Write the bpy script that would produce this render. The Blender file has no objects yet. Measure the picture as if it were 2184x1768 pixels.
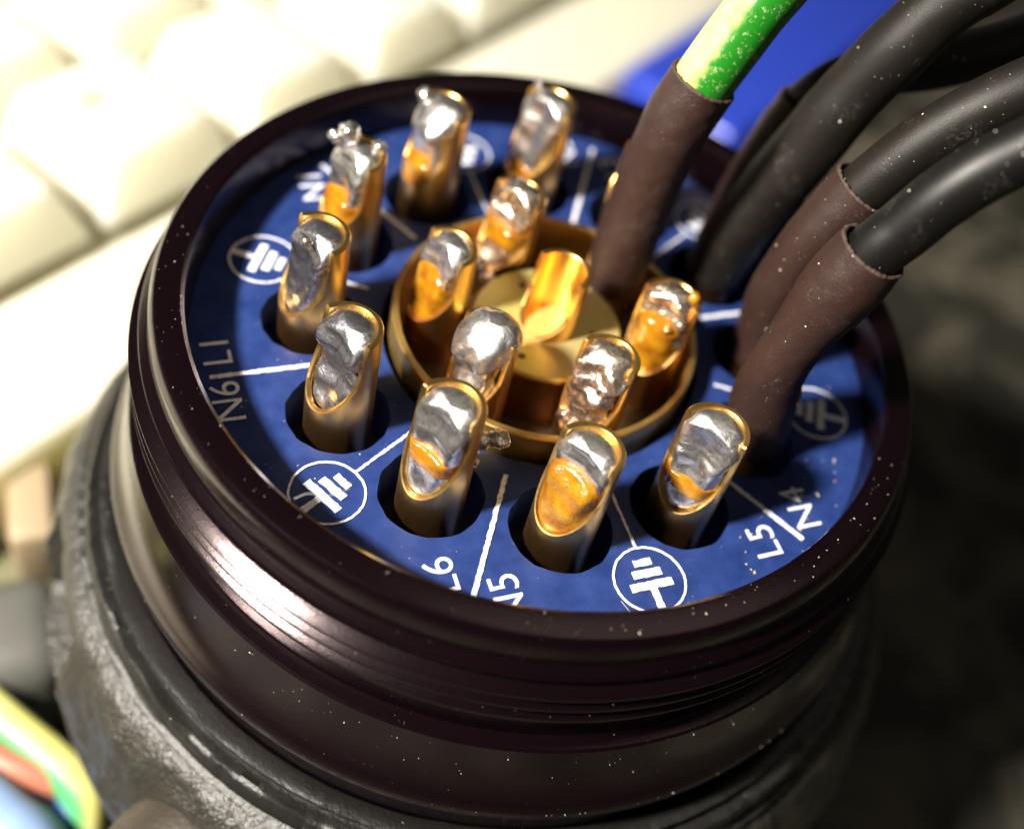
import bpy, bmesh, math, random
from math import pi, sin, cos, radians, atan2, sqrt, hypot
from mathutils import Vector, Matrix, noise
random.seed(7)
S = bpy.context.scene
COL = S.collection

# ------------------------------------------------------------------ camera, light, exposure
cd = bpy.data.cameras.new('camera'); cam = bpy.data.objects.new('camera', cd); COL.objects.link(cam)
Cpos = Vector((0.20665262, -3.63268946, 3.69689586))
fw = Vector((0.0, 0.6724667, -0.74012738)); rt = Vector((0.94892376, 0.23351423, 0.21216691)); up = Vector((-0.31550546, 0.70232446, 0.63811963))
cam.matrix_world = Matrix(((rt.x, up.x, -fw.x, Cpos.x), (rt.y, up.y, -fw.y, Cpos.y), (rt.z, up.z, -fw.z, Cpos.z), (0, 0, 0, 1)))
cd.sensor_width = 36; cd.sensor_fit = 'HORIZONTAL'; cd.lens = 2505.86 / 2184 * 36
cd.shift_x = -129.1 / 2184; cd.shift_y = -39.6 / 2184
cd.clip_start = 0.05; cd.clip_end = 200
cd.dof.use_dof = True; cd.dof.focus_distance = 4.42; cd.dof.aperture_fstop = 0.26
S.camera = cam
S.unit_settings.scale_length = 0.015

world = bpy.data.worlds.new('World'); S.world = world; world.use_nodes = True
bg = world.node_tree.nodes['Background']; bg.inputs[0].default_value = (1.0, 0.9, 0.78, 1); bg.inputs[1].default_value = 0.03

def lamp(name, pos, target, size, power, colour):
    ld = bpy.data.lights.new(name, 'AREA'); ld.shape = 'DISK'; ld.size = size; ld.energy = power; ld.color = colour
    o = bpy.data.objects.new(name, ld); COL.objects.link(o); o.location = pos
    o.rotation_euler = (Vector(target) - Vector(pos)).to_track_quat('-Z', 'Y').to_euler(); return o
LA, LE, LD = radians(-139), radians(43), 18.0
lamp('desk_lamp', (LD*cos(LE)*cos(LA), LD*cos(LE)*sin(LA), LD*sin(LE)), (0, 0, 0), 2.1, 12600, (1.0, 0.93, 0.82))
lamp('overhead_fill', (3.0, 3.0, 13.0), (0, 0, 0), 8.0, 110, (1.0, 0.9, 0.75))  # added overhead fill, for soft reflections in the metal

S.view_settings.view_transform = 'Standard'; S.view_settings.look = 'None'
S.view_settings.exposure = 0; S.view_settings.gamma = 1
S.cycles.use_denoising = True; S.cycles.max_bounces = 8
S.cycles.sample_clamp_indirect = 6

# ------------------------------------------------------------------ helpers
def link(o, parent=None):
    COL.objects.link(o)
    if parent: o.parent = parent
    return o
def mesh_obj(name, verts, faces, mat, parent=None, smooth=True, sharp=35, uvs=None):
    me = bpy.data.meshes.new(name); me.from_pydata(verts, [], faces); me.update()
    if uvs:
        ul = me.uv_layers.new(name='UVMap')
        for l in me.loops: ul.data[l.index].uv = uvs[l.vertex_index]
    return finish(name, me, mat, parent, smooth, sharp)
def finish(name, me, mat, parent=None, smooth=True, sharp=35):
    if mat is not None: me.materials.clear(); me.materials.append(mat)
    if smooth:
        me.shade_smooth()
        if sharp: me.set_sharp_from_angle(angle=radians(sharp))
    o = bpy.data.objects.new(name, me); return link(o, parent)
def bm_obj(name, bm, mat, parent=None, smooth=True, sharp=35):
    me = bpy.data.meshes.new(name); bm.to_mesh(me); bm.free(); return finish(name, me, mat, parent, smooth, sharp)
def empty(name, loc, label, cat, group=None):
    o = bpy.data.objects.new(name, None); o.location = loc; o.empty_display_size = .1; link(o); tag(o, label, cat, group); return o
def tag(o, label=None, cat=None, group=None, kind=None):
    for k, v in (('label', label), ('category', cat), ('group', group), ('kind', kind)):
        if v: o[k] = v
    return o
def lathe(prof, n, wob=None, closed=False):
    V, F = [], []
    m = len(prof)
    for i in range(n):
        a = 2*pi*i/n
        for j, (r, z) in enumerate(prof):
            if wob: r, z = wob(a, r, z, j)
            V.append((r*cos(a), r*sin(a), z))
    for i in range(n):
        k = (i+1) % n
        for j in range(m-1 + (1 if closed else 0)):
            j2 = (j+1) % m
            F.append((i*m+j, k*m+j, k*m+j2, i*m+j2))
    return V, F
def catmull(pts, per=8):
    P = [Vector(p) for p in pts]; out = []
    for i in range(len(P)-1):
        p0 = P[i-1] if i else P[0]*2-P[1]; p1 = P[i]; p2 = P[i+1]; p3 = P[i+2] if i+2 < len(P) else P[i+1]*2-P[i]
        for k in range(per):
            t = k/per
            out.append(.5*((2*p1)+(p2-p0)*t+(2*p0-5*p1+4*p2-p3)*t*t+(3*p1-p0-3*p2+p3)*t**3))
    out.append(P[-1]); return out
def tube(pts, rad, n=36, per=8, inner=0.0, amp=0.0, seed=0, cap=True, fine=0.0):
    """swept tube; rad a number or a function of 0..1; inner>0 leaves the far end open with that wall"""
    C = catmull(pts, per); m = len(C); V, F, U = [], [], []
    L = [0]
    for i in range(1, m): L.append(L[-1]+(C[i]-C[i-1]).length)
    t = (C[1]-C[0]).normalized(); u = t.orthogonal().normalized()
    def ring(c, t, r, i, off):
        nonlocal u
        u = (u - t*u.dot(t)).normalized(); w = t.cross(u)
        for k in range(n):
            a = 2*pi*k/n
            d = u*cos(a)+w*sin(a)
            rr = r
            if amp or fine:
                q = c+d*r
                rr += amp*noise.noise(q*4+Vector((seed, 0, 0))) + fine*noise.noise(q*22+Vector((0, seed, 0)))
            V.append(tuple(c+d*(rr-off))); U.append((k/n, L[i]))
    for i in range(m):
        a, b = C[max(i-1, 0)], C[min(i+1, m-1)]; t = (b-a).normalized()
        r = rad(L[i]/L[-1]) if callable(rad) else rad
        ring(C[i], t, r, i, 0)
    rings = m
    if inner:
        for i in (m-1, m-2, m-3):
            a, b = C[max(i-1, 0)], C[min(i+1, m-1)]; t = (b-a).normalized()
            r = rad(L[i]/L[-1]) if callable(rad) else rad
            ring(C[i], t, r, i, inner)
        rings = m+3
    for i in range(rings-1):
        for k in range(n):
            k2 = (k+1) % n
            F.append((i*n+k, i*n+k2, (i+1)*n+k2, (i+1)*n+k))
    if cap:
        F.append(tuple(range(n-1, -1, -1))); F.append(tuple((rings-1)*n+k for k in range(n)))
    return V, F, U
def rounded_box(sx, sy, sz, bev=.05, seg=3, top=1.0, topy=None):
    bm = bmesh.new(); bmesh.ops.create_cube(bm, size=1)
    for v in bm.verts:
        up_ = v.co.z > 0
        v.co.x *= sx*(top if up_ else 1); v.co.y *= sy*((topy or top) if up_ else 1); v.co.z *= sz
    bmesh.ops.bevel(bm, geom=bm.edges[:], offset=bev, segments=seg, profile=.5, affect='EDGES')
    return bm

# ------------------------------------------------------------------ materials
class NT:
    def __init__(s, name):
        s.m = bpy.data.materials.new(name); s.m.use_nodes = True; s.t = s.m.node_tree; s.p = s.t.nodes['Principled BSDF']
    def n(s, typ, **kw):
        nd = s.t.nodes.new(typ)
        for k, v in kw.items():
            if k in ('operation', 'blend_type', 'data_type', 'noise_dimensions', 'feature', 'interpolation'): setattr(nd, k, v)
        return nd
    def set(s, **kw):
        for k, v in kw.items():
            nm = k.replace('_', ' ')
            if hasattr(v, 'node'): s.t.links.new(v, s.p.inputs[nm])
            else: s.p.inputs[nm].default_value = (*v[:3], 1) if isinstance(v, tuple) and s.p.inputs[nm].type == 'RGBA' else v
        return s
    def coord(s): return s.n('ShaderNodeTexCoord').outputs['Object']
    def lnk(s, a, b): s.t.links.new(a, b)
    def noise(s, scale, detail=3, rough=.55, vec=None, dist=0):
        nd = s.n('ShaderNodeTexNoise'); nd.inputs['Scale'].default_value = scale; nd.inputs['Detail'].default_value = detail
        nd.inputs['Roughness'].default_value = rough; nd.inputs['Distortion'].default_value = dist
        s.lnk(vec or s.coord(), nd.inputs['Vector']); return nd.outputs['Fac']
    def vor(s, scale, vec=None, out='Distance', rnd=1):
        nd = s.n('ShaderNodeTexVoronoi'); nd.inputs['Scale'].default_value = scale; nd.inputs['Randomness'].default_value = rnd
        s.lnk(vec or s.coord(), nd.inputs['Vector']); return nd.outputs[out]
    def ramp(s, fac, stops):
        nd = s.n('ShaderNodeValToRGB'); e = nd.color_ramp.elements
        while len(e) < len(stops): e.new(.5)
        for el, (p, c) in zip(e, stops):
            el.position = p; el.color = (c, c, c, 1) if isinstance(c, (int, float)) else (*c, 1)
        s.lnk(fac, nd.inputs['Fac']); return nd.outputs['Color']
    def math(s, op, a, b=0.0, clamp=False):
        nd = s.n('ShaderNodeMath', operation=op); nd.use_clamp = clamp
        for i, v in enumerate((a, b)):
            if hasattr(v, 'node'): s.lnk(v, nd.inputs[i])
            else: nd.inputs[i].default_value = v
        return nd.outputs[0]
    def mix(s, fac, a, b):
        nd = s.n('ShaderNodeMix', data_type='RGBA')
        for i, v in ((0, fac), (6, a), (7, b)):
            if hasattr(v, 'node'): s.lnk(v, nd.inputs[i])
            elif i == 0: nd.inputs[0].default_value = v
            else: nd.inputs[i].default_value = (*v, 1)
        return nd.outputs[2]
    def bump(s, h, strength=.3, dist=.01, prev=None):
        nd = s.n('ShaderNodeBump'); nd.inputs['Strength'].default_value = strength; nd.inputs['Distance'].default_value = dist
        s.lnk(h, nd.inputs['Height'])
        if prev: s.lnk(prev, nd.inputs['Normal'])
        return nd.outputs['Normal']
    def polar(s, ka=1.0, kr=1.0, kz=1.0):
        sp = s.n('ShaderNodeSeparateXYZ'); s.lnk(s.coord(), sp.inputs[0]); x, y, z = sp.outputs
        r = s.math('SQRT', s.math('ADD', s.math('MULTIPLY', x, x), s.math('MULTIPLY', y, y)))
        a = s.math('ARCTAN2', y, x)
        cb = s.n('ShaderNodeCombineXYZ')
        s.lnk(s.math('MULTIPLY', a, ka), cb.inputs[0]); s.lnk(s.math('MULTIPLY', r, kr), cb.inputs[1]); s.lnk(s.math('MULTIPLY', z, kz), cb.inputs[2])
        return cb.outputs[0]
    def specks(s, scale, thr, keep=.5):
        """scattered dust grains: 1 where a grain lies"""
        nz = s.n('ShaderNodeTexNoise'); nz.inputs['Scale'].default_value = scale*2.2; nz.inputs['Detail'].default_value = 2; s.lnk(s.coord(), nz.inputs['Vector'])
        wv = s.n('ShaderNodeVectorMath', operation='MULTIPLY_ADD'); s.lnk(nz.outputs['Color'], wv.inputs[0]); wv.inputs[1].default_value = (.35/scale,)*3; s.lnk(s.coord(), wv.inputs[2])
        v = s.n('ShaderNodeTexVoronoi'); v.inputs['Scale'].default_value = scale; s.lnk(wv.outputs[0], v.inputs['Vector'])
        dot = s.math('LESS_THAN', v.outputs['Distance'], thr); mk = s.ramp(s.noise(scale*.10, 3), [(.40, .05), (.66, 1)])
        sp = s.n('ShaderNodeSeparateColor'); s.lnk(v.outputs['Color'], sp.inputs[0])
        return s.math('MULTIPLY', dot, s.math('LESS_THAN', sp.outputs[0], s.math('MULTIPLY', mk, keep*2)))

def mat_anodised():
    m = NT('aubergine_anodised_aluminium')
    streak = m.noise(1.0, 2, .6, m.polar(3, 130, 130)); grain = m.noise(150, 2, .6); blotch = m.noise(3, 3)
    c = m.mix(blotch, (.0032, .0011, .0021), (.0021, .0008, .0013))
    d = m.math('MAXIMUM', m.specks(30, .040, .05), m.specks(95, .07, .05))
    c = m.mix(d, c, (.50, .45, .38))
    m.set(Base_Color=c, Metallic=0.0, IOR=1.52, Roughness=m.math('ADD', m.math('MULTIPLY', grain, .10), .14), Specular_Tint=(1.0, .80, .84))
    nrm = m.bump(streak, .05, .01); nrm = m.bump(grain, .12, .005, nrm); m.set(Normal=nrm); return m.m
def mat_blackmetal(name, base, rough, bump, scale, dust=True):
    m = NT(name); g = m.noise(scale, 4, .65); b = m.noise(5, 3)
    c = m.mix(b, base, tuple(x*.6 for x in base))
    if dust: c = m.mix(m.specks(30, .07, .2), c, (.55, .52, .45))
    m.set(Base_Color=c, Metallic=0.0, IOR=1.65, Roughness=m.math('ADD', m.math('MULTIPLY', g, .2), rough)); m.set(Normal=m.bump(g, bump, .02)); return m.m
def mat_board():
    m = NT('blue_solder_mask'); n1 = m.noise(9, 4); n2 = m.noise(60, 2)
    c = m.mix(m.ramp(n1, [(.35, 0), (.75, 1)]), (.010, .025, .115), (.021, .045, .178))
    c = m.mix(m.ramp(n2, [(.66, 0), (.8, .25)]), c, (.10, .11, .2))
    sp = m.specks(26, .075, .10); c = m.mix(sp, c, (.75, .45, .28))
    fl = m.specks(70, .08, .07); c = m.mix(fl, c, (.7, .7, .75))
    m.set(Base_Color=c, Roughness=m.math('ADD', m.math('MULTIPLY', n1, .25), .30), Specular_IOR_Level=.25)
    m.set(Normal=m.bump(n2, .06, .004)); return m.m
def mat_print():
    m = NT('white_silkscreen'); n = m.noise(55, 3); c = m.mix(m.ramp(n, [(.52, 0), (.72, .75)]), (.72, .74, .80), (.22, .28, .50))
    m.set(Base_Color=c, Roughness=.7); return m.m
def mat_gold(name, base, tarn, rough=.16, amt=.5, metal=1.0, lowtint=False):
    m = NT(name); n = m.noise(4, 2); n2 = m.noise(60, 3)
    c = m.mix(m.ramp(n, [(.35, 0), (.75, amt)]), base, tarn)
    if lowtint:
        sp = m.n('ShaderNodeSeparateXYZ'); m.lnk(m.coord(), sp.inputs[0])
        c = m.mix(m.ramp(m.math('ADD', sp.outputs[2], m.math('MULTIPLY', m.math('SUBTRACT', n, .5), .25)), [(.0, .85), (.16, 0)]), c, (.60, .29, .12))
    m.set(Base_Color=c, Metallic=metal, Roughness=m.math('ADD', m.math('MULTIPLY', n2, .10), rough)); m.set(Normal=m.bump(n2, .03, .004)); return m.m
def mat_solder(name, base, dark, rough, wr):
    m = NT(name); n = m.noise(13, 4, .6, None, 1.2); n2 = m.noise(22, 3, .6, None, .8); g = m.noise(140, 2)
    c = m.mix(m.ramp(n, [(.5, 0), (.68, .8)]), base, dark)
    c = m.mix(m.specks(40, .09, .08), c, (.10, .06, .03))
    m.set(Base_Color=c, Metallic=.97, Roughness=m.math('ADD', m.math('MULTIPLY', n2, .3), rough))
    nr = m.bump(n2, wr, .012); m.set(Normal=m.bump(g, .05, .003, nr)); return m.m
def mat_flux(name, base, gran):
    m = NT(name); n = m.noise(80, 3); b = m.noise(12, 2)
    c = m.mix(m.ramp(b, [(.35, 0), (.7, 1)]), base, (base[0]*.55, base[1]*.38, base[2]*.5))
    c = m.mix(m.specks(110, .22, .45*gran), c, (.13, .045, .004))
    m.set(Base_Color=c, Roughness=.14, Transmission_Weight=.04, IOR=1.5, Coat_Weight=.3, Coat_Roughness=.08)
    m.set(Normal=m.bump(n, .45*gran+.04, .010)); return m.m
def mat_sleeve(name, base, rough=.42, dusty=.25, grain=.5, braid=False):
    m = NT(name); g = m.noise(120, 3, .75); b = m.noise(5, 3); f = m.noise(60, 4)
    c = m.mix(b, base, tuple(x*.6 for x in base))
    c = m.mix(m.ramp(f, [(.62, 0), (.85, .5)]), c, tuple(min(1, x*3+.02) for x in base))
    sc = m.math('MULTIPLY', m.ramp(m.noise(7, 2), [(.58, 0), (.70, 1)]), m.ramp(m.noise(75, 4, .8), [(.50, 0), (.64, 1)]))
    c = m.mix(m.math('MULTIPLY', sc, .10), c, (.42, .38, .33))
    d = m.math('MAXIMUM', m.specks(22, .085, dusty), m.specks(70, .10, dusty*.6))
    c = m.mix(d, c, (.72, .68, .60))
    m.set(Base_Color=c, Roughness=m.math('ADD', m.math('MULTIPLY', b, .15), rough), Specular_IOR_Level=.32)
    nrm = m.bump(g, grain, .006)
    if braid:
        uv = m.n('ShaderNodeUVMap'); sp = m.n('ShaderNodeSeparateXYZ'); m.lnk(uv.outputs[0], sp.inputs[0])
        a, b2 = m.math('MULTIPLY', sp.outputs[0], 26*2*pi), m.math('MULTIPLY', sp.outputs[1], 37*2*pi)
        nrm = m.bump(m.math('MAXIMUM', m.math('SINE', m.math('ADD', a, b2)), m.math('SINE', m.math('SUBTRACT', a, b2))), .5, .01, nrm)
    m.set(Normal=nrm); return m.m
def mat_plain(name, base, rough=.5, metal=0.0, var=.25, scale=8, bump=.05, spec=.5):
    m = NT(name); n = m.noise(scale, 4); m.set(Base_Color=m.mix(n, base, tuple(x*(1-var) for x in base)), Roughness=rough, Metallic=metal, Specular_IOR_Level=spec)
    m.set(Normal=m.bump(m.noise(scale*6, 3), bump, .02)); return m.m
def mat_greenyellow(name, worn=1.0, cut=.5, shift=0.0, green=(.010, .17, .008)):
    m = NT(name); uv = m.n('ShaderNodeUVMap'); sp = m.n('ShaderNodeSeparateXYZ'); m.lnk(uv.outputs[0], sp.inputs[0])
    a = m.math('FRACT', m.math('ADD', m.math('ADD', sp.outputs[0], m.math('MULTIPLY', sp.outputs[1], .06)), shift))
    rag = m.math('ADD', a, m.math('MULTIPLY', m.math('SUBTRACT', m.noise(16, 4, .6), .5), .13*worn))
    f = m.ramp(rag, [(.0, 0), (.06, 1), (cut, 1), (cut+.09, 0)])
    y = m.mix(m.ramp(m.noise(20, 4), [(.5, 0), (.8, .6)]), (.74, .70, .20), (.78, .79, .52))
    g = m.mix(m.ramp(m.noise(40, 5, .75), [(.56, 0), (.66, .65*worn)]), green, (.50, .56, .32))
    m.set(Base_Color=m.mix(f, g, y), Roughness=.38); m.set(Normal=m.bump(m.noise(30, 4), .12, .01)); return m.m
def mat_desk():
    m = NT('dark_worn_mat'); n = m.noise(1.1, 5, .6, None, .6); n2 = m.noise(14, 4)
    c = m.mix(m.ramp(n, [(.42, 0), (.62, 1)]), (.016, .0155, .011), (.105, .094, .068))
    c = m.mix(m.ramp(n2, [(.5, 0), (.8, .4)]), c, (.010, .010, .008))
    m.set(Base_Color=c, Roughness=.62); m.set(Normal=m.bump(n2, .3, .03)); return m.m

M = dict(shell=mat_anodised(), board=mat_board(), prt=mat_print(),
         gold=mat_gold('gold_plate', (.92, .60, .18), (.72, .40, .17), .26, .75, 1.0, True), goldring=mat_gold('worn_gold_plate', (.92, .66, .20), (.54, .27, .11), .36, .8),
         hub=mat_gold('patinated_gold', (.60, .54, .16), (.70, .50, .24), .42, 1.0, .55),
         knurl=mat_blackmetal('black_knurled_metal', (.008, .0075, .0065), .30, .3, 60), cast=mat_blackmetal('rough_black_cast_metal', (.026, .024, .019), .27, 1.0, 20),
         darkened=mat_gold('shaded_gold', (.34, .18, .07), (.16, .08, .04), .34, .8), shade=mat_plain('painted_shade', (.03, .018, .010), .5), dark=mat_plain('black_potting', (.006, .006, .008), .6),  # hub-side gold and ferrule floor colours carry painted shade
         sol=mat_solder('bright_solder', (.80, .78, .77), (.50, .47, .47), .15, .24), soldull=mat_solder('dull_solder', (.50, .49, .53), (.28, .27, .30), .14, .35),
         solburnt=mat_solder('burnt_solder', (.80, .68, .58), (.46, .28, .15), .12, .6),
         flux=mat_flux('amber_flux', (.40, .19, .008), .3), fluxg=mat_flux('grainy_amber_flux', (.40, .20, .008), 1.0),
         sleeve=mat_sleeve('brown_heat_shrink', (.034, .0160, .0125), .38, .16, .6), sleevegloss=mat_sleeve('glossy_brown_heat_shrink', (.040, .020, .017), .28, .08, .7),
         tube=mat_sleeve('black_tubing', (.0085, .0062, .0048), .44, .20, .25), ins=mat_sleeve('black_wire_insulation', (.0055, .0048, .0048), .36, .20, .15),
         gy=mat_greenyellow('green_yellow_insulation', 1.0, .42, .88), gy2=mat_greenyellow('clean_green_yellow_insulation', .2, .42, .22, (.08, .36, .14)),
         key=mat_plain('cream_keycap', (.86, .83, .68), .45, 0, .04), case=mat_plain('cream_keyboard_case', (.86, .82, .64), .5, 0, .04),
         legend=mat_plain('faded_legend_ink', (.50, .46, .36), .6), well=mat_plain('keyboard_well', (.62, .60, .46), .6),
         blue=mat_plain('blue_plastic', (.030, .065, .52), .28, 0, .15, 2), desk=mat_desk(),
         beige=mat_plain('beige_plastic', (.42, .32, .20), .5), boss=mat_plain('worn_brown_metal', (.050, .040, .030), .42, 0, .5, 6, .2), grey=mat_plain('grey_rubber', (.11, .11, .10), .55), olive=mat_plain('olive_plastic', (.16, .16, .08), .5),
         red=mat_plain('rust_red_insulation', (.58, .20, .13), .4), bluew=mat_plain('blue_insulation', (.10, .20, .60), .35), white=mat_plain('pale_insulation', (.30, .44, .72), .4),
         fray=mat_sleeve('frayed_sleeve_edge', (.085, .055, .045), .5, .3, .8), dust=mat_plain('pale_dust', (.42, .39, .33), .8), fibre=mat_plain('lint_fibre', (.35, .35, .32), .8), mesh=mat_sleeve('braided_black_jacket', (.008, .007, .008), .24, .1, .2, True))

for k in ('key', 'case', 'well'):
    b = M[k].node_tree.nodes['Principled BSDF'].inputs; b['Subsurface Weight'].default_value = .8; b['Subsurface Radius'].default_value = (1, .95, .75); b['Subsurface Scale'].default_value = .7
# ------------------------------------------------------------------ desk
ZD = -3.4
o = mesh_obj('desk', [(-30, -20, ZD), (30, -20, ZD), (30, 40, ZD), (-30, 40, ZD)], [(0, 1, 2, 3)], M['desk'], None, False)
tag(o, kind='structure')

# ------------------------------------------------------------------ connector
con = empty('multipin_connector', (0, 0, ZD), 'round dark anodised connector standing open with rows of soldered gold pins', 'connector')
def cpart(o): o.location.z -= ZD; return o      # parts are modelled in world height
# shell: rim, chamfer, neck, thread, cone
prof = [(1.488, -.30), (1.488, .205), (1.494, .224), (1.508, .234), (1.590, .236), (1.606, .232), (1.616, .222), (1.628, .190), (1.632, .176), (1.632, .10),
        (1.640, .088), (1.668, .070), (1.674, .060), (1.674, .034), (1.668, .026)]
z = .022
for k in range(3):
    prof += [(1.655, z), (1.660, z-.002), (1.710, z-.030), (1.715, z-.034), (1.715, z-.042), (1.660, z-.074), (1.655, z-.078)]; z -= .080
prof += [(1.664, z), (1.688, z-.018), (1.690, z-.026), (1.674, z-.034), (1.672, z-.05), (1.676, -.372), (1.690, -.386), (1.726, -.392), (1.736, -.402),
         (1.750, -.52), (1.764, -.60), (1.786, -.67), (1.812, -.72), (1.830, -.748), (1.834, -.76), (1.834, -.80), (1.828, -.815), (1.796, -.825), (1.792, -.84), (1.792, -1.02)]
V, F = lathe(prof, 256)
shell = cpart(mesh_obj('shell', V, F, M['shell'], con, True, 28))
# knurled ring: two beaded ridges
def knob(a, r, z, j):
    f = noise.noise(Vector((cos(a)*9, sin(a)*9, j*.7))); b = noise.noise(Vector((cos(a)*44, sin(a)*44, 3)))*1.5*max(.15, .5+1.2*noise.noise(Vector((cos(a)*3, sin(a)*3, 7))))
    if 3 <= j <= 5: r += .006*b+.006*f; z += .004*f+.004*b
    if 9 <= j <= 11: r += .010*b+.008*f; z += .006*f+.007*b
    if 12 <= j <= 16: r += .006*f+.007*b; z += .005*f+.006*b
    return r, z
prof = [(1.78, -1.06), (1.80, -1.01), (1.835, -.992), (1.868, -.986), (1.892, -.988), (1.896, -1.004), (1.880, -1.026), (1.876, -1.042), (1.900, -1.046),
        (1.930, -1.034), (1.950, -1.034), (1.962, -1.052), (1.964, -1.09), (1.972, -1.125), (1.990, -1.134), (2.000, -1.137), (2.001, -1.143), (1.985, -1.155), (1.9, -1.2)]
V, F = lathe(prof, 720, knob)
ring = cpart(mesh_obj('coupling_ring', V, F, M['knurl'], con, True, 40))
# cast housing below it: flared, rough
def cast(a, r, z, j):
    if 0 < j < 30:
        q = Vector((cos(a)*r, sin(a)*r, z)); r += .030*noise.noise(q*3)+.018*noise.noise(q*9)+.008*noise.noise(q*25)
    if radians(-155) < a-2*pi < radians(-137) and 5 <= j <= 24: r -= .28      # recessed slot
    return r, z
prof = [(1.7, -1.16)] + [(1.985+.205*sqrt(k/14), -1.165-.40*k/14) for k in range(15)] + [(2.19+.012*sin(k), -1.60-.5*k/15) for k in range(16)] + [(1.8, -2.13), (1.75, -2.3), (1.75, ZD)]
V, F = lathe(prof, 300, cast)
house = cpart(mesh_obj('housing', V, F, M['cast'], con, True, 60))
# cable gland boss on the housing, under the ridge in front
ga = radians(-109); gp, _ = [], 0
gl = [(.0, .34), (.10, .36), (.12, .36), (.34, .36), (.37, .345), (.38, .30), (.38, .0)]
V, F = lathe([(r, -h) for h, r in gl], 48)
Rm = Vector((cos(ga), sin(ga), 0)).to_track_quat('-Z', 'Y').to_matrix()
V = [tuple(Rm @ Vector(v) + Vector((cos(ga)*1.98, sin(ga)*1.92, -1.68))) for v in V]
cpart(mesh_obj('gland_boss', V, F, M['boss'], con))

# insulator disc with its holes
PH = radians(-71.0); outer = [PH - k*pi/6 for k in range(12)]; inner_a = [radians(8+60*k) for k in range(6)]
cu = bpy.data.curves.new('insulator', 'CURVE'); cu.dimensions = '2D'; cu.fill_mode = 'BOTH'; cu.extrude = .15
def circ(cx, cy, r, n=72, rag=0):
    s = cu.splines.new('POLY'); s.points.add(n-1); s.use_cyclic_u = True
    for i in range(n):
        a = 2*pi*i/n; rr = r + rag*noise.noise(Vector((cos(a)*4+cx*7, sin(a)*4+cy*7, 0)))
        s.points[i].co = (cx+rr*cos(a), cy+rr*sin(a), 0, 1)
circ(0, 0, 1.487, 200); circ(0, 0, .705, 120)
for a in outer: circ(cos(a), sin(a), .207, 72, .006)
tmp = bpy.data.objects.new('tmp', cu); COL.objects.link(tmp); bpy.context.view_layer.update()
def to_mesh(t):
    dg = bpy.context.evaluated_depsgraph_get(); me = bpy.data.meshes.new_from_object(t.evaluated_get(dg)); bpy.data.objects.remove(t); return me
me = to_mesh(tmp)
for v in me.vertices: v.co.z -= .15
ins = finish('insulator', me, M['board'], con, True, 30); cpart(ins)
def ipart(o): return o                                             # children of the insulator share its frame
V, F = lathe([(0, -.285), (1.486, -.285)], 64)
cpart(mesh_obj('potting', V, F, M['dark'], con))

# print on the insulator
def flat(name, quads, z=.0015, h=.003):
    V, F = [], []
    for q in quads:
        n = len(q); b = len(V)
        V += [(x, y, z) for x, y in q] + [(x, y, z+h) for x, y in q]
        F += [tuple(range(b+n, b+2*n)), tuple(range(b+n-1, b-1, -1))] + [(b+i, b+(i+1) % n, b+n+(i+1) % n, b+n+i) for i in range(n)]
    return mesh_obj(name, V, F, M['prt'], ins, False)
def bar(p, q, w, rag=True):
    p, q = Vector(p), Vector(q); d = (q-p); L = d.length; d.normalize(); nrm = Vector((-d.y, d.x)); k = max(2, int(L/.012)); l, r = [], []
    for i in range(k+1):
        c = p+d*L*i/k; e = (.0022 if rag else 0)
        l.append(tuple(c+nrm*(w/2+random.uniform(-e, e)))); r.append(tuple(c-nrm*(w/2+random.uniform(-e, e))))
    return r + l[::-1]
def pol(R, a): return (R*cos(a), R*sin(a))
TXT = radians(124)
def text(s, pos, size=.168):
    c = bpy.data.curves.new('t', 'FONT'); c.body = s; c.size = size; c.extrude = .0015; c.align_x = 'CENTER'; c.align_y = 'CENTER'; c.offset = -.0008
    t = bpy.data.objects.new('t', c); COL.objects.link(t); bpy.context.view_layer.update(); me = to_mesh(t)
    ob = finish('lettering', me, M['prt'], ins, False); ob.location = (pos[0], pos[1], .003); ob.rotation_euler.z = TXT
    return ob
names = {0: ('N6', 'L1'), 1: ('N1', 'L2'), 2: ('N2', 'L3'), 3: ('N3', 'L4'), 4: ('N4', 'L5'), 5: ('N5', 'L6')}
for k in range(12):
    a = radians(-146.0) - k*pi/6
    if k % 2 == 0:
        flat('divider_line', [bar(pol(.79, a), pol(1.42, a), .019)])
        N, L = names[k//2]
        text(N, pol(1.335 if k else 1.375, a+radians(5.6))); text(L, pol(1.32 if k else 1.375, a-radians(5.6)))
    else:
        flat('divider_line', [bar(pol(.79, a), pol(1.118, a), .011)])
        c = Vector(pol(1.262, a)); e = Vector((cos(a), sin(a))); t = Vector((-sin(a), cos(a))); n = 72
        ro, ri = .147, .138; V, F = [], []
        for i in range(n):
            b = 2*pi*i/n; w = random.uniform(-.0012, .0012)
            for r in (ro+w, ri+w):
                for zz in (.0015, .0045): V.append((c.x+r*cos(b), c.y+r*sin(b), zz))
        for i in range(n):
            p, q = 4*i, 4*((i+1) % n)
            F += [(p+1, q+1, q+3, p+3), (p, p+1, q+1, q)[::-1], (p+2, p+3, q+3, q+2), (p, q, q+2, p+2)]
        g = mesh_obj('ground_symbol', V, F, M['prt'], ins, False)
        def loc(u, v): return tuple(c+e*u+t*v)
        qs = [bar(loc(.024, -.088), loc(.024, .088), .034), bar(loc(-.028, -.060), loc(-.028, .060), .034), bar(loc(-.076, -.037), loc(-.076, .037), .030), bar(loc(.041, 0), loc(.136, 0), .028)]
        flat('ground_bars', qs)

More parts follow.
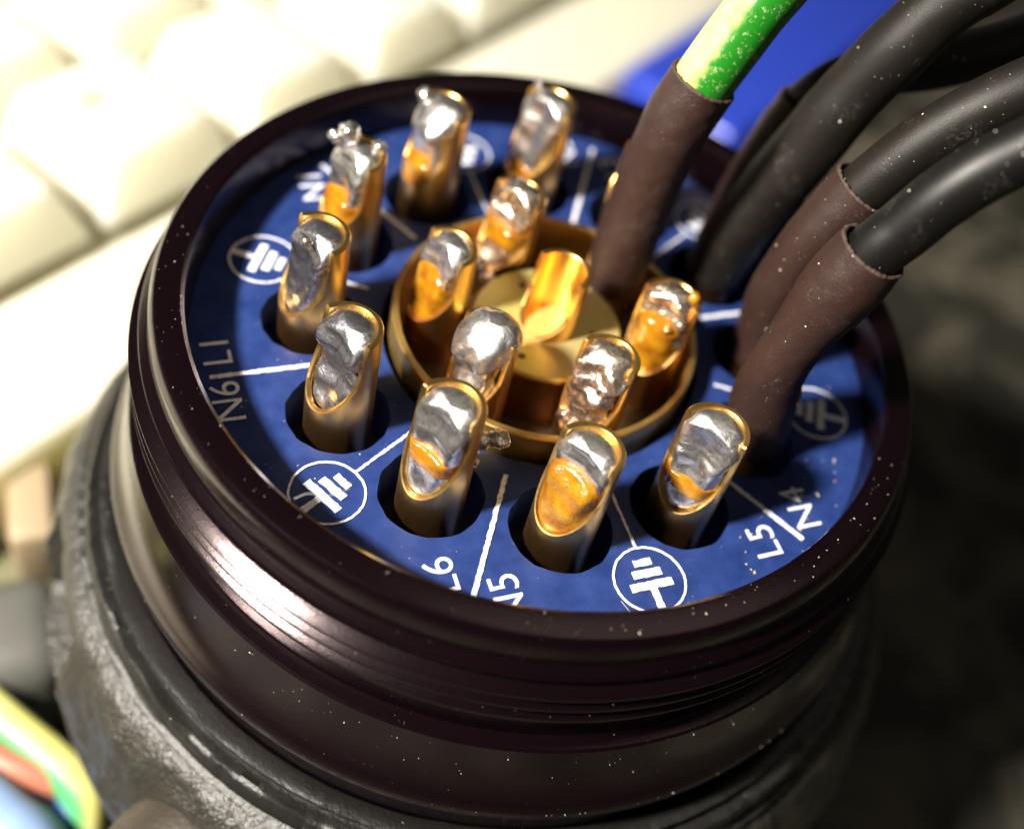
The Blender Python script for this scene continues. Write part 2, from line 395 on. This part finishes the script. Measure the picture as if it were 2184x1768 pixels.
# gold ferrule, its floor and hub
V, F = lathe([(.640, -.19), (.640, .112), (.644, .120), (.667, .120), (.672, .113), (.672, -.26)], 160)
cpart(mesh_obj('ferrule', V, F, M['goldring'], con, True, 30))
V, F = lathe([(0, -.185), (.655, -.185)], 64); cpart(mesh_obj('ferrule_floor', V, F, M['shade'], con))  # shade of the ferrule wall is put into the floor colour
def scal(a, r, z, j):
    d = max(cos(a-b) for b in inner_a)
    return (r - (.030 if r > .2 else 0)*max(0, (d-.86)/.14), z)
V, F = lathe([(.330, -.184), (.330, .088), (.322, .099), (.2, .100), (.0, .100)], 128)
hub = cpart(mesh_obj('hub', V, F, M['hub'], con, True, 30))
V, F = lathe([(.334, -.184), (.334, .078), (.331, .082)], 128); cpart(mesh_obj('hub_wall_shade', V, F, M['darkened'], con, True, 30))  # skin over the hub side, same gold darkened to paint the ferrule's shade
for px, py, pr in ((-.05, -.24, .017), (-.16, .17, .015), (.20, .02, .010), (.22, -.08, .007)):
    V, F = lathe([(0, .1012), (pr, .1012), (pr*1.1, .098)], 20); o = mesh_obj('pit', V, F, M['shade'], hub); o.location = (px, py, 0)  # flat discs, the dark inside of small holes put into their colour

# solder-cup pins
def smooth(t): t = max(0, min(1, t)); return t*t*(3-2*t)
def lerp(pts, t):
    if t <= pts[0][0]: return pts[0][1]
    for (a, va), (b, vb) in zip(pts, pts[1:]):
        if t <= b: return va+(vb-va)*smooth((t-a)/(b-a))
    return pts[-1][1]
def cup_mesh(r, z0, zt, th, dz, seed, step=.17):
    t = .024; zl, zc = zt-dz, zt-step; s0 = .012; n = 112; nz = 22
    def rim(a):
        s = r*cos(a-th)
        z = zt if s < s0 else zc+(zl-zc)*((s-s0)/(r-s0))**.85
        k = smooth((s-(s0-.014))/.028)
        return zt*(1-k)+min(z, zc)*k if s < s0+.014 else z
    V, F = [], []
    rows = []
    for j in range(nz+1):
        rows.append([(r if j < nz else r-.003, None, j/nz) for i in range(n)])
    def put(rad, zf): 
        b = len(V)
        for i in range(n):
            a = 2*pi*i/n; V.append((rad(a)*cos(a), rad(a)*sin(a), zf(a)))
        return b
    bs = []
    for j in range(nz+1): bs.append(put(lambda a: r, lambda a, j=j: z0+(rim(a)-.006-z0)*(j/nz)))
    bs.append(put(lambda a: r-.005, lambda a: rim(a)))
    bs.append(put(lambda a: r-t+.004, lambda a: rim(a)))
    zi = zl-.012
    for j in range(11): bs.append(put(lambda a: r-t, lambda a, j=j: (rim(a)-.005)*(1-j/10)+zi*(j/10)))
    bs.append(put(lambda a: (r-t)*.75, lambda a: zi-.03)); bs.append(put(lambda a: (r-t)*.4, lambda a: zi-.045)); bs.append(put(lambda a: .001, lambda a: zi-.05))
    for p, q in zip(bs, bs[1:]):
        for i in range(n):
            k = (i+1) % n; F.append((p+i, p+k, q+k, q+i))
    return V, F
def blob_mesh(r, zb, zt, th, dz, sf, dome, amp, seed, proud=.0, ztop=None, rr=.985, fr=9, tilt=.62, hollow=.75):
    """filling of the cup: follows the inside wall at the back, sf(t) across the open side, and rounds over above zt"""
    n, m = 72, 54; V, F = [], []; ri = r-.022; zl = zt-dz; zend = (zt+dome) if ztop is None else ztop
    for j in range(m+1):
        v = j/m; z = zb+(zend-zb)*v
        t = (z-zl)/dz
        s = lerp(sf, t)*r
        if ztop is None:
            h0 = zt-.035; R = ri + (r*rr-ri)*smooth((z-h0+.03)/.05)
            if z > h0: q = (z-h0)/(zend-h0); R = R*sqrt(max(0, 1-q**2.4))
        else: R = ri*sqrt(max(0, 1-max(0, (v-.82)/.18)**2))
        R *= sqrt(min(1, max(0, v/.10))) if v < .10 else 1
        for i in range(n):
            a = 2*pi*i/n; c = cos(a-th); rad = R
            if c > .02:
                sn = abs(sin(a-th)); lat = min(R*sn, s*sn/c) if s > 0 else R*sn
                lim = (s+hollow*lat*lat/r)/c
                rad = min(R, lim) if abs(R-lim) > .03 else -(.012)*math.log(math.exp(-R/.012)+math.exp(-lim/.012))
            else: lim = 9
            q = Vector((rad*cos(a), rad*sin(a), z))
            w = amp*(1.1*noise.noise(q*fr*.8+Vector((seed*3.1, 0, seed)))+.4*noise.noise(q*fr*2.2+Vector((0, seed, 0))))
            if c < .0 and z < zt-.02: w = 0
            rad = max(.0008, rad+proud+w*min(1, v*8)*min(1, (1-v)*14))
            V.append((rad*cos(a), rad*sin(a), z+w*.5*(v > .8)*min(1, (1-v)*14)-(tilt*max(0, rad*c+.03)*smooth((v-.6)/.25) if ztop is None else 0)))
    for j in range(m):
        for i in range(n):
            k = (i+1) % n; F.append((j*n+i, j*n+k, (j+1)*n+k, (j+1)*n+i))
    F.append(tuple(range(n-1, -1, -1))); F.append(tuple(m*n+i for i in range(n)))
    return V, F
def bead(name, parent, mat, pts, seed=0):
    """small stray droplets: list of (x, y, z, rx, rz)"""
    bm = bmesh.new()
    for x, y, z, rx, rz in pts:
        g = bmesh.ops.create_icosphere(bm, subdivisions=3, radius=1)
        for v in g['verts']:
            d = 1+.35*noise.noise(v.co*1.6+Vector((x*9, y*9, seed)))
            v.co = Vector((x+v.co.x*rx*d, y+v.co.y*rx*d, z+v.co.z*rz*d))
    return bm_obj(name, bm, mat, parent, True, 0)
D0 = [(0, .80), (.25, .55), (.5, .30), (.75, .15), (1.0, .06)]          # bright cap, hollow below
D1 = [(0, .84), (.2, .62), (.45, .38), (.65, .28), (.8, .30), (.92, .26), (1.0, .14)]
D2 = [(0, .72), (.2, .42), (.45, .10), (.60, .02), (.68, .04), (.76, .30), (.9, .34), (1.0, .18)]          # deep hollow
D3 = [(0, .94), (.3, .64), (.55, .42), (.8, .28), (1.0, .10)]             # brim full
def pin(x, y, r, z0, zt, thd, dz, label, sf=None, dome=.05, amp=.006, mat='sol', flux=None, fmat='flux', drops=None, dmat='sol', seed=0, rr=.91, fr=9, step=.17):
    th = radians(thd)
    V, F = cup_mesh(r, z0, zt, th, dz, seed, step)
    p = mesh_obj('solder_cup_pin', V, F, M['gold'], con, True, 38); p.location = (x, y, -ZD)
    if label: p['label'] = label
    if sf:
        V, F = blob_mesh(r, zt-dz-.058, zt-.016, th, dz, sf, dome, amp, seed, 0, None, rr, fr); mesh_obj('solder', V, F, M[mat], p, True, 0)
    for (t0, t1, fs) in (flux or []):
        V, F = blob_mesh(r, zt-dz+dz*t0-(.056 if t0 == 0 else 0), zt, th, dz, fs, 0, .0035, seed+9, .003, zt-dz+dz*t1, .985, 14, .45, .35); mesh_obj('flux_residue', V, F, M[fmat], p, True, 0)
    for d in (drops or []): bead('solder_drop', p, M[dmat], [d], seed)
    return p
def opin(k, *a, **kw): return pin(cos(outer[k]), sin(outer[k]), .135, -.28, *a, seed=k+1, **kw)
def ipin(k, *a, **kw): return pin(.48*cos(inner_a[k]), .48*sin(inner_a[k]), .130, -.184, *a, seed=k+21, **kw)
opin(0, .50, -120, .39, 'pin filled with a large pool of grainy amber flux', sf=[(0, .45), (.3, .3), (.55, .16), (.7, .10), (.82, .12), (.92, .14), (1, .05)], dome=.022, amp=.005, mat='sol', flux=[(.0, .72, [(0, 1.0), (.2, .84), (.5, .54), (.72, .30)])], fmat='fluxg')
opin(1, .53, -116, .42, 'pin with a long silvery filling and one round amber spot', sf=[(0, .92), (.3, .62), (.55, .42), (.8, .38), (1, .16)], dome=.03, amp=.004, mat='sol',
     flux=[(.30, .52, [(0, .74), (.3, .685), (.41, .68), (.52, .55)])], drops=[(.125, .05, .33, .05, .035), (.19, .075, .345, .045, .018), (.13, .01, .25, .018, .02)], dmat='solburnt')
opin(2, .50, -124, .38, 'pin with a narrow grey hollow inside a gold lip', sf=D2, dome=.03, amp=.004, mat='soldull')
opin(3, .485, -130, .38, 'pin with dull grey solder and a pitted cap', sf=D1, dome=.03, amp=.005, mat='soldull', drops=[(-.02, -.05, .47, .02, .02)], dmat='solburnt')
opin(4, .50, -132, .38, 'pin with spiky solder drops on top and glossy amber flux', sf=D1, dome=.04, amp=.010, mat='sol', flux=[(.0, .52, [(0, 1.06), (.2, .95), (.4, .66), (.52, .4)])],
     drops=[(-.05, .055, .545, .048, .055), (-.105, .045, .515, .030, .03), (.085, .070, .515, .028, .028)])
opin(5, .52, -128, .38, 'pin with a bright pointed cap and amber flux at its lip', sf=[(0, .5), (.2, .42), (.45, .36), (.62, .40), (.78, .6), (.9, .72), (1, .74)], dome=.045, amp=.009, flux=[(.0, .34, [(0, 1.12), (.18, .98), (.34, .55)])], drops=[(-.085, .03, .525, .034, .042)])
opin(6, .52, -124, .38, 'pin with a tall smooth silvery cap, farthest from the viewer', sf=D3, dome=.05, amp=.005, mat='sol', drops=[(-.07, .085, .535, .022, .024)], flux=[(.0, .2, [(0, 1.05), (.2, .8)])])
opin(7, .38, -124, .30, 'pin behind the green wire sleeve', sf=D0, dome=.05)
opin(11, .50, -112, .39, 'pin beside the brown sleeve with smeared, folded solder', sf=D3, dome=.035, amp=.010, mat='sol', flux=[(.20, .40, [(0, .9), (.3, .70), (.46, .54)])], fr=11)
for k in (8, 9, 10): pin(cos(outer[k]), sin(outer[k]), .112, -.28, .36, -120, .3, 'pin hidden inside a dark sleeve', seed=k+1)
ipin(3, .40, -132, .36, 'inner pin with a bead and thin flux, a dark hole in its lip', sf=D1, dome=.05, amp=.008, flux=[(.0, .7, [(0, .95), (.2, .72), (.5, .52), (.7, .45)])], drops=[(-.06, -.03, .16, .018, .018)], dmat='sol')
ipin(2, .41, -120, .36, 'inner pin at the back covered in crusty solder and flux', sf=D3, dome=.06, amp=.016, mat='solburnt', flux=[(.3, .62, [(0, .9), (.3, .74), (.62, .66)])], drops=[(-.09, -.10, .06, .05, .04), (-.03, -.16, .02, .04, .03)], dmat='solburnt', fr=13)
ipin(4, .40, -118, .36, 'inner pin with a shiny domed cap on ragged scorched solder', sf=[(0, .9), (.2, .7), (.4, .4), (.6, .5), (.75, .7), (.9, .85), (1, .85)], dome=.07, amp=.014, mat='sol', drops=[(-.09, -.10, .10, .03, .06), (-.02, -.12, .16, .03, .03)], dmat='solburnt', rr=1.02, fr=12)
ipin(5, .40, -116, .40, 'inner pin with crumpled, wrinkled solder', sf=[(0, 1.05), (.2, .96), (.45, .78), (.7, .62), (.9, .55), (1, .36)], dome=.035, amp=.024, mat='solburnt', rr=.95, fr=16, drops=[(-.06, -.10, .02, .035, .03), (-.10, -.06, .06, .03, .03)], dmat='solburnt')
ipin(0, .40, -108, .36, 'inner pin drowned in glassy amber flux', sf=D1, dome=.05, amp=.016, mat='solburnt', flux=[(.0, .80, [(0, 1.0), (.25, .9), (.5, .8), (.8, .78)])], drops=[(-.05, -.06, .20, .02, .02), (-.09, -.02, .27, .018, .018), (.02, -.09, .3, .022, .02), (.09, .03, .41, .025, .025)], dmat='flux', fr=14)
pin(.48*cos(inner_a[1]), .48*sin(inner_a[1]), .105, -.184, .40, -120, .3, 'inner pin inside the green wire sleeve', seed=30)
pin(.0, .0, .128, .09, .42, -122, .33, 'empty bright gold cup in the centre', seed=40, step=.16)

# dust grains and lint on the connector
bm = bmesh.new()
def grain(p, s):
    g = bmesh.ops.create_cone(bm, cap_ends=True, segments=4, radius1=s, radius2=s*.5, depth=s*1.2)
    R = Matrix.Rotation(random.uniform(0, 6), 3, 'Z') @ Matrix.Rotation(random.uniform(-.6, .6), 3, 'X'); k = random.uniform(.6, 2.2)
    for v in g['verts']: v.co = R @ Vector((v.co.x*k, v.co.y, v.co.z)) + Vector(p)
for i in range(230):
    a = radians(random.uniform(-170, -10)); q = random.random()
    if q < .3: R, zz = random.uniform(1.50, 1.60), .238
    elif q < .5: zz = random.uniform(-.2, .0); R = 1.706
    elif q < .85: t = random.random(); R, zz = 1.741+.024*t+.002, -.41-.19*t
    else: R, zz = random.uniform(1.80, 1.83), -.755; R = 1.836
    grain((R*cos(a), R*sin(a), zz-ZD), random.choice((.001, .0012, .0015, .002, .002, .003)))
for i in range(110):
    a = random.uniform(0, 2*pi); R = random.uniform(.74, 1.46)
    if min(hypot(R*cos(a)-cos(b), R*sin(a)-sin(b)) for b in outer) > .22: grain((R*cos(a), R*sin(a), .004-ZD), random.choice((.0015, .002, .003)))
for i in range(26):
    a = radians(random.uniform(-40, -5)); R = random.uniform(1.22, 1.46)
    grain((R*cos(a), R*sin(a), .006-ZD), random.choice((.003, .004, .007)))
tag(bm_obj('dust', bm, M['dust'], con, False), kind='stuff')
for pts in ([(.62, -1.18, .004), (.70, -1.25, .006), (.735, -1.33, .004), (.80, -1.40, .005)], [(-.60, -1.36, .236), (-.56, -1.33, .25), (-.50, -1.31, .24), (-.44, -1.25, .24)]):
    V, F, U = tube([(x+(0.0), y, z-ZD) for x, y, z in pts], .0016, 6, 6); mesh_obj('lint_fibre', V, F, M['fibre'], con)

# ------------------------------------------------------------------ wires soldered to the pins
def frayed(parent, V, n, m, seed):
    P = [Vector(V[(m-1)*n+k]) for k in range(n)]; c = sum(P, Vector())/n; ax = (P[1]-c).cross(P[0]-c).normalized(); vs, fs = [], []; N = n*4
    for k in range(N):
        p = P[k//4].lerp(P[(k//4+1) % n], (k % 4)/4); d = (p-c).normalized(); q = p-d*.007
        h = .006+.006*noise.noise(p*60+Vector((seed, 0, 0)))+random.uniform(0, .004); w = .009+.003*noise.noise(p*40)
        for i in range(6): b = 2*pi*i/6; vs.append(tuple(q+d*w*cos(b)-ax*(h*sin(b))))
    for k in range(N):
        for i in range(6): fs.append((k*6+i, ((k+1) % N)*6+i, ((k+1) % N)*6+(i+1) % 6, k*6+(i+1) % 6))
    mesh_obj('frayed_edge', vs, fs, M['fray'], parent, True, 0)
# green-yellow wire in a glossy sleeve on the inner pin
w = empty('earth_wire', (.2, .48, .1), 'worn green and yellow wire rising out of a glossy dark sleeve', 'wire')
def wpart(o, w): o.location = -w.location; return o
G = [(.195, .455, .02), (.213, .470, .16), (.220, .485, .40), (.232, .498, .66), (.262, .520, .92), (.305, .555, 1.12)]
V, F, U = tube(G, lambda t: .140+.010*smooth((t-.75)*4)-.004*smooth(1-t*5), 44, 12, .014, .013, 3, True, .004)
o = wpart(mesh_obj('heat_shrink_sleeve', V, F, M['sleevegloss'], w, True, 60, U), w); frayed(o, V, 44, 61, 1)
V, F, U = tube([(.232, .498, .66), (.262, .520, .92), (.308, .560, 1.11), (.380, .640, 1.319), (.44, .70, 1.48), (.57, .81, 1.75), (.77, .96, 2.0)], .126, 40, 9, 0, .004, 4)
wpart(mesh_obj('insulation', V, F, M['gy'], w, True, 60, U), w)
# long black tube
V, F, U = tube([(.656, .755, .02), (.672, .762, .12), (.693, .769, .30), (.737, .785, .478), (.815, .812, .74), (.92, .850, 1.10), (1.084, .911, 1.5), (1.239, .967, 1.721), (1.40, 1.025, 1.924), (1.6, 1.1, 2.1)],
               lambda t: .141+.006*sin(t*6), 44, 9, 0, .010, 6, True, .003)
o = mesh_obj('sleeved_wire', V, F, M['tube'], None, True, 60, U); tag(o, 'long plain black tube curving up between the green wire and the lower sleeves', 'wire')
# rear wire with a flat-cut sleeve
w = empty('black_wire', (.65, 1.02, .0), 'black wire in a sleeve, half hidden behind the long black tube', 'wire', 'black wires leaving the connector')
V, F, U = tube([(.66, 1.03, -.02), (.70, 1.05, .36), (.735, 1.06, .64), (.785, 1.08, .84)], .128, 40, 9, .014, .010, 8, True, .004)
o = wpart(mesh_obj('heat_shrink_sleeve', V, F, M['sleeve'], w, True, 60, U), w); frayed(o, V, 40, 28, 3)
V, F, U = tube([(.735, 1.06, .64), (.785, 1.08, .83), (.90, 1.12, .985), (1.06, 1.19, 1.06), (1.28, 1.27, 1.13), (1.53, 1.36, 1.26), (1.9, 1.5, 1.5)], .112, 36, 9, 0, .003, 8)
wpart(mesh_obj('insulation', V, F, M['mesh'], w, True, 60, U), w)
w = empty('black_wire', (.94, .32, .1), 'black wire whose thin sleeve edge shows behind the front brown sleeve', 'wire', 'black wires leaving the connector')
V, F, U = tube([(.946, .326, .02), (.936, .322, .21), (.922, .317, .48), (.950, .328, .74), (1.045, .362, 1.01)], lambda t: .132+.004*sin(t*7), 44, 10, .014, .014, 12, True, .003)
o = wpart(mesh_obj('heat_shrink_sleeve', V, F, M['sleeve'], w, True, 60, U), w); frayed(o, V, 44, 41, 4)
V, F, U = tube([(.950, .328, .74), (1.05, .364, 1.01), (1.17, .408, 1.235), (1.313, .459, 1.418), (1.442, .507, 1.543), (1.7, .6, 1.75)], .112, 36, 9, 0, .004, 12)
wpart(mesh_obj('insulation', V, F, M['tube'], w, True, 60, U), w)
w = empty('black_wire', (.98, -.19, .05), 'black wire held in the thick brown sleeve nearest the viewer', 'wire', 'black wires leaving the connector')
V, F, U = tube([(.985, -.19, .03), (.985, -.19, .12), (.952, -.20, .40), (.962, -.197, .63), (1.013, -.178, .875), (1.076, -.155, 1.115)], lambda t: .131+.012*sin(t*9)+.010*smooth(1-t*6), 48, 12, .014, .013, 15, True, .003)
o = wpart(mesh_obj('heat_shrink_sleeve', V, F, M['sleeve'], w, True, 60, U), w); frayed(o, V, 48, 61, 5)
V, F, U = tube([(1.013, -.178, .875), (1.078, -.154, 1.11), (1.139, -.132, 1.235), (1.205, -.108, 1.385), (1.285, -.079, 1.505), (1.39, -.041, 1.616), (1.516, .005, 1.74), (1.8, .1, 1.95)], .110, 40, 9, 0, .004, 15)
wpart(mesh_obj('insulation', V, F, M['ins'], w, True, 60, U), w)

# ------------------------------------------------------------------ keyboard behind
kd = radians(67); kx = Vector((cos(kd), sin(kd), 0)); ky = Vector((-sin(kd), cos(kd), 0)); K0 = Vector((-3.26, 1.97, -2.42))
kb = empty('keyboard', (K0.x, K0.y, ZD), 'cream computer keyboard, out of focus behind the connector', 'keyboard'); kb.rotation_euler.z = kd
def kpart(o, x, y, z): o.location = (x, y, z-ZD); return o           # x along the rows, y away from the front edge
kpart(bm_obj('case_front', rounded_box(22, 1.07, 1.0, .10, 4), M['case'], kb), 3, -.615, -2.40-.50)
kpart(bm_obj('key_well', rounded_box(22, 9, .85, .02, 1), M['well'], kb), 3, 4.42, -2.55-.425)
kbm = rounded_box(1.26, 1.24, .50, .055, 4, .70, .76); kme = bpy.data.meshes.new('key'); kbm.to_mesh(kme); kbm.free(); kme.materials.append(M['key']); kme.shade_smooth()
for row in range(6):
    for i in range(-3, 6):
        if row == 0 and i == -9: continue
        o = bpy.data.objects.new('key', kme); link(o, kb); off = (0, -.35, -.65, -.3, 0, .2)[row]
        kpart(o, .63+i*1.335+off, .64+row*1.28, -2.42+.25+.04*row)
        if row == 0 and i == 0:
            lg = bm_obj('legend', rounded_box(.20, .16, .006, .002, 1), M['legend'], o); lg.location = (-.12, .10, .252)

# ------------------------------------------------------------------ other things on the desk
bx = bm_obj('blue_case', rounded_box(1.3, 6.0, 1.08, .12, 5), M['blue']); bx.location = (1.462, 8.44, ZD+.54); bx.rotation_euler.z = radians(-23)
tag(bx, 'blurred bright blue plastic case behind the green and yellow wire', 'plastic case')
b = bm_obj('terminal_block', rounded_box(.26, .56, .50, .05, 3), M['beige']); b.location = (-2.68, -.10, ZD+.57); b.rotation_euler.z = radians(32)
tag(b, 'small beige block, out of focus left of the connector housing', 'block')
b = bm_obj('grey_plug', rounded_box(.70, .80, .7, .20, 6, .85), M['grey']); b.location = (-2.42, -.82, ZD+.36); b.rotation_euler.z = radians(35)
tag(b, 'blurred grey rubber plug lying below the beige block', 'plug')
b = bm_obj('plug_body', rounded_box(.50, .90, .31, .05, 3), M['olive']); b.location = (-2.70, -.14, ZD+.16); b.rotation_euler.z = radians(32)
tag(b, 'olive base carrying the small beige block', 'block')
def loose(name, pts, r, mat, label):
    V, F, U = tube(pts, r, 24, 8); o = mesh_obj(name, V, F, mat, None, True, 0, U); tag(o, label, 'wire', 'loose wires on the desk'); return o
loose('loose_wire', [(-2.9, -1.02, -2.75), (-2.20, -1.29, -2.80), (-1.70, -1.46, -2.85), (-1.56, -1.60, -2.95), (-1.55, -1.85, -3.2)], .115, M['gy2'], 'blurred yellow and green striped wire at the lower left edge')
loose('loose_wire', [(-2.6, -1.33, -2.8), (-2.10, -1.50, -2.8), (-1.80, -1.50, -2.85), (-1.62, -1.44, -3.0)], .085, M['red'], 'rust red wire under the yellow and green striped wire')
loose('loose_wire', [(-2.4, -1.62, -2.8), (-1.92, -1.80, -2.8), (-1.68, -1.88, -2.85), (-1.40, -2.1, -3.0)], .19, M['white'], 'pale blue wire in the very bottom left corner')
loose('loose_wire', [(-2.35, -1.55, -3.1), (-1.90, -1.52, -3.1), (-1.70, -1.50, -3.0), (-1.62, -1.62, -2.95), (-1.60, -1.9, -3.1)], .11, M['bluew'], 'deep blue wire between the red and the pale blue wires')
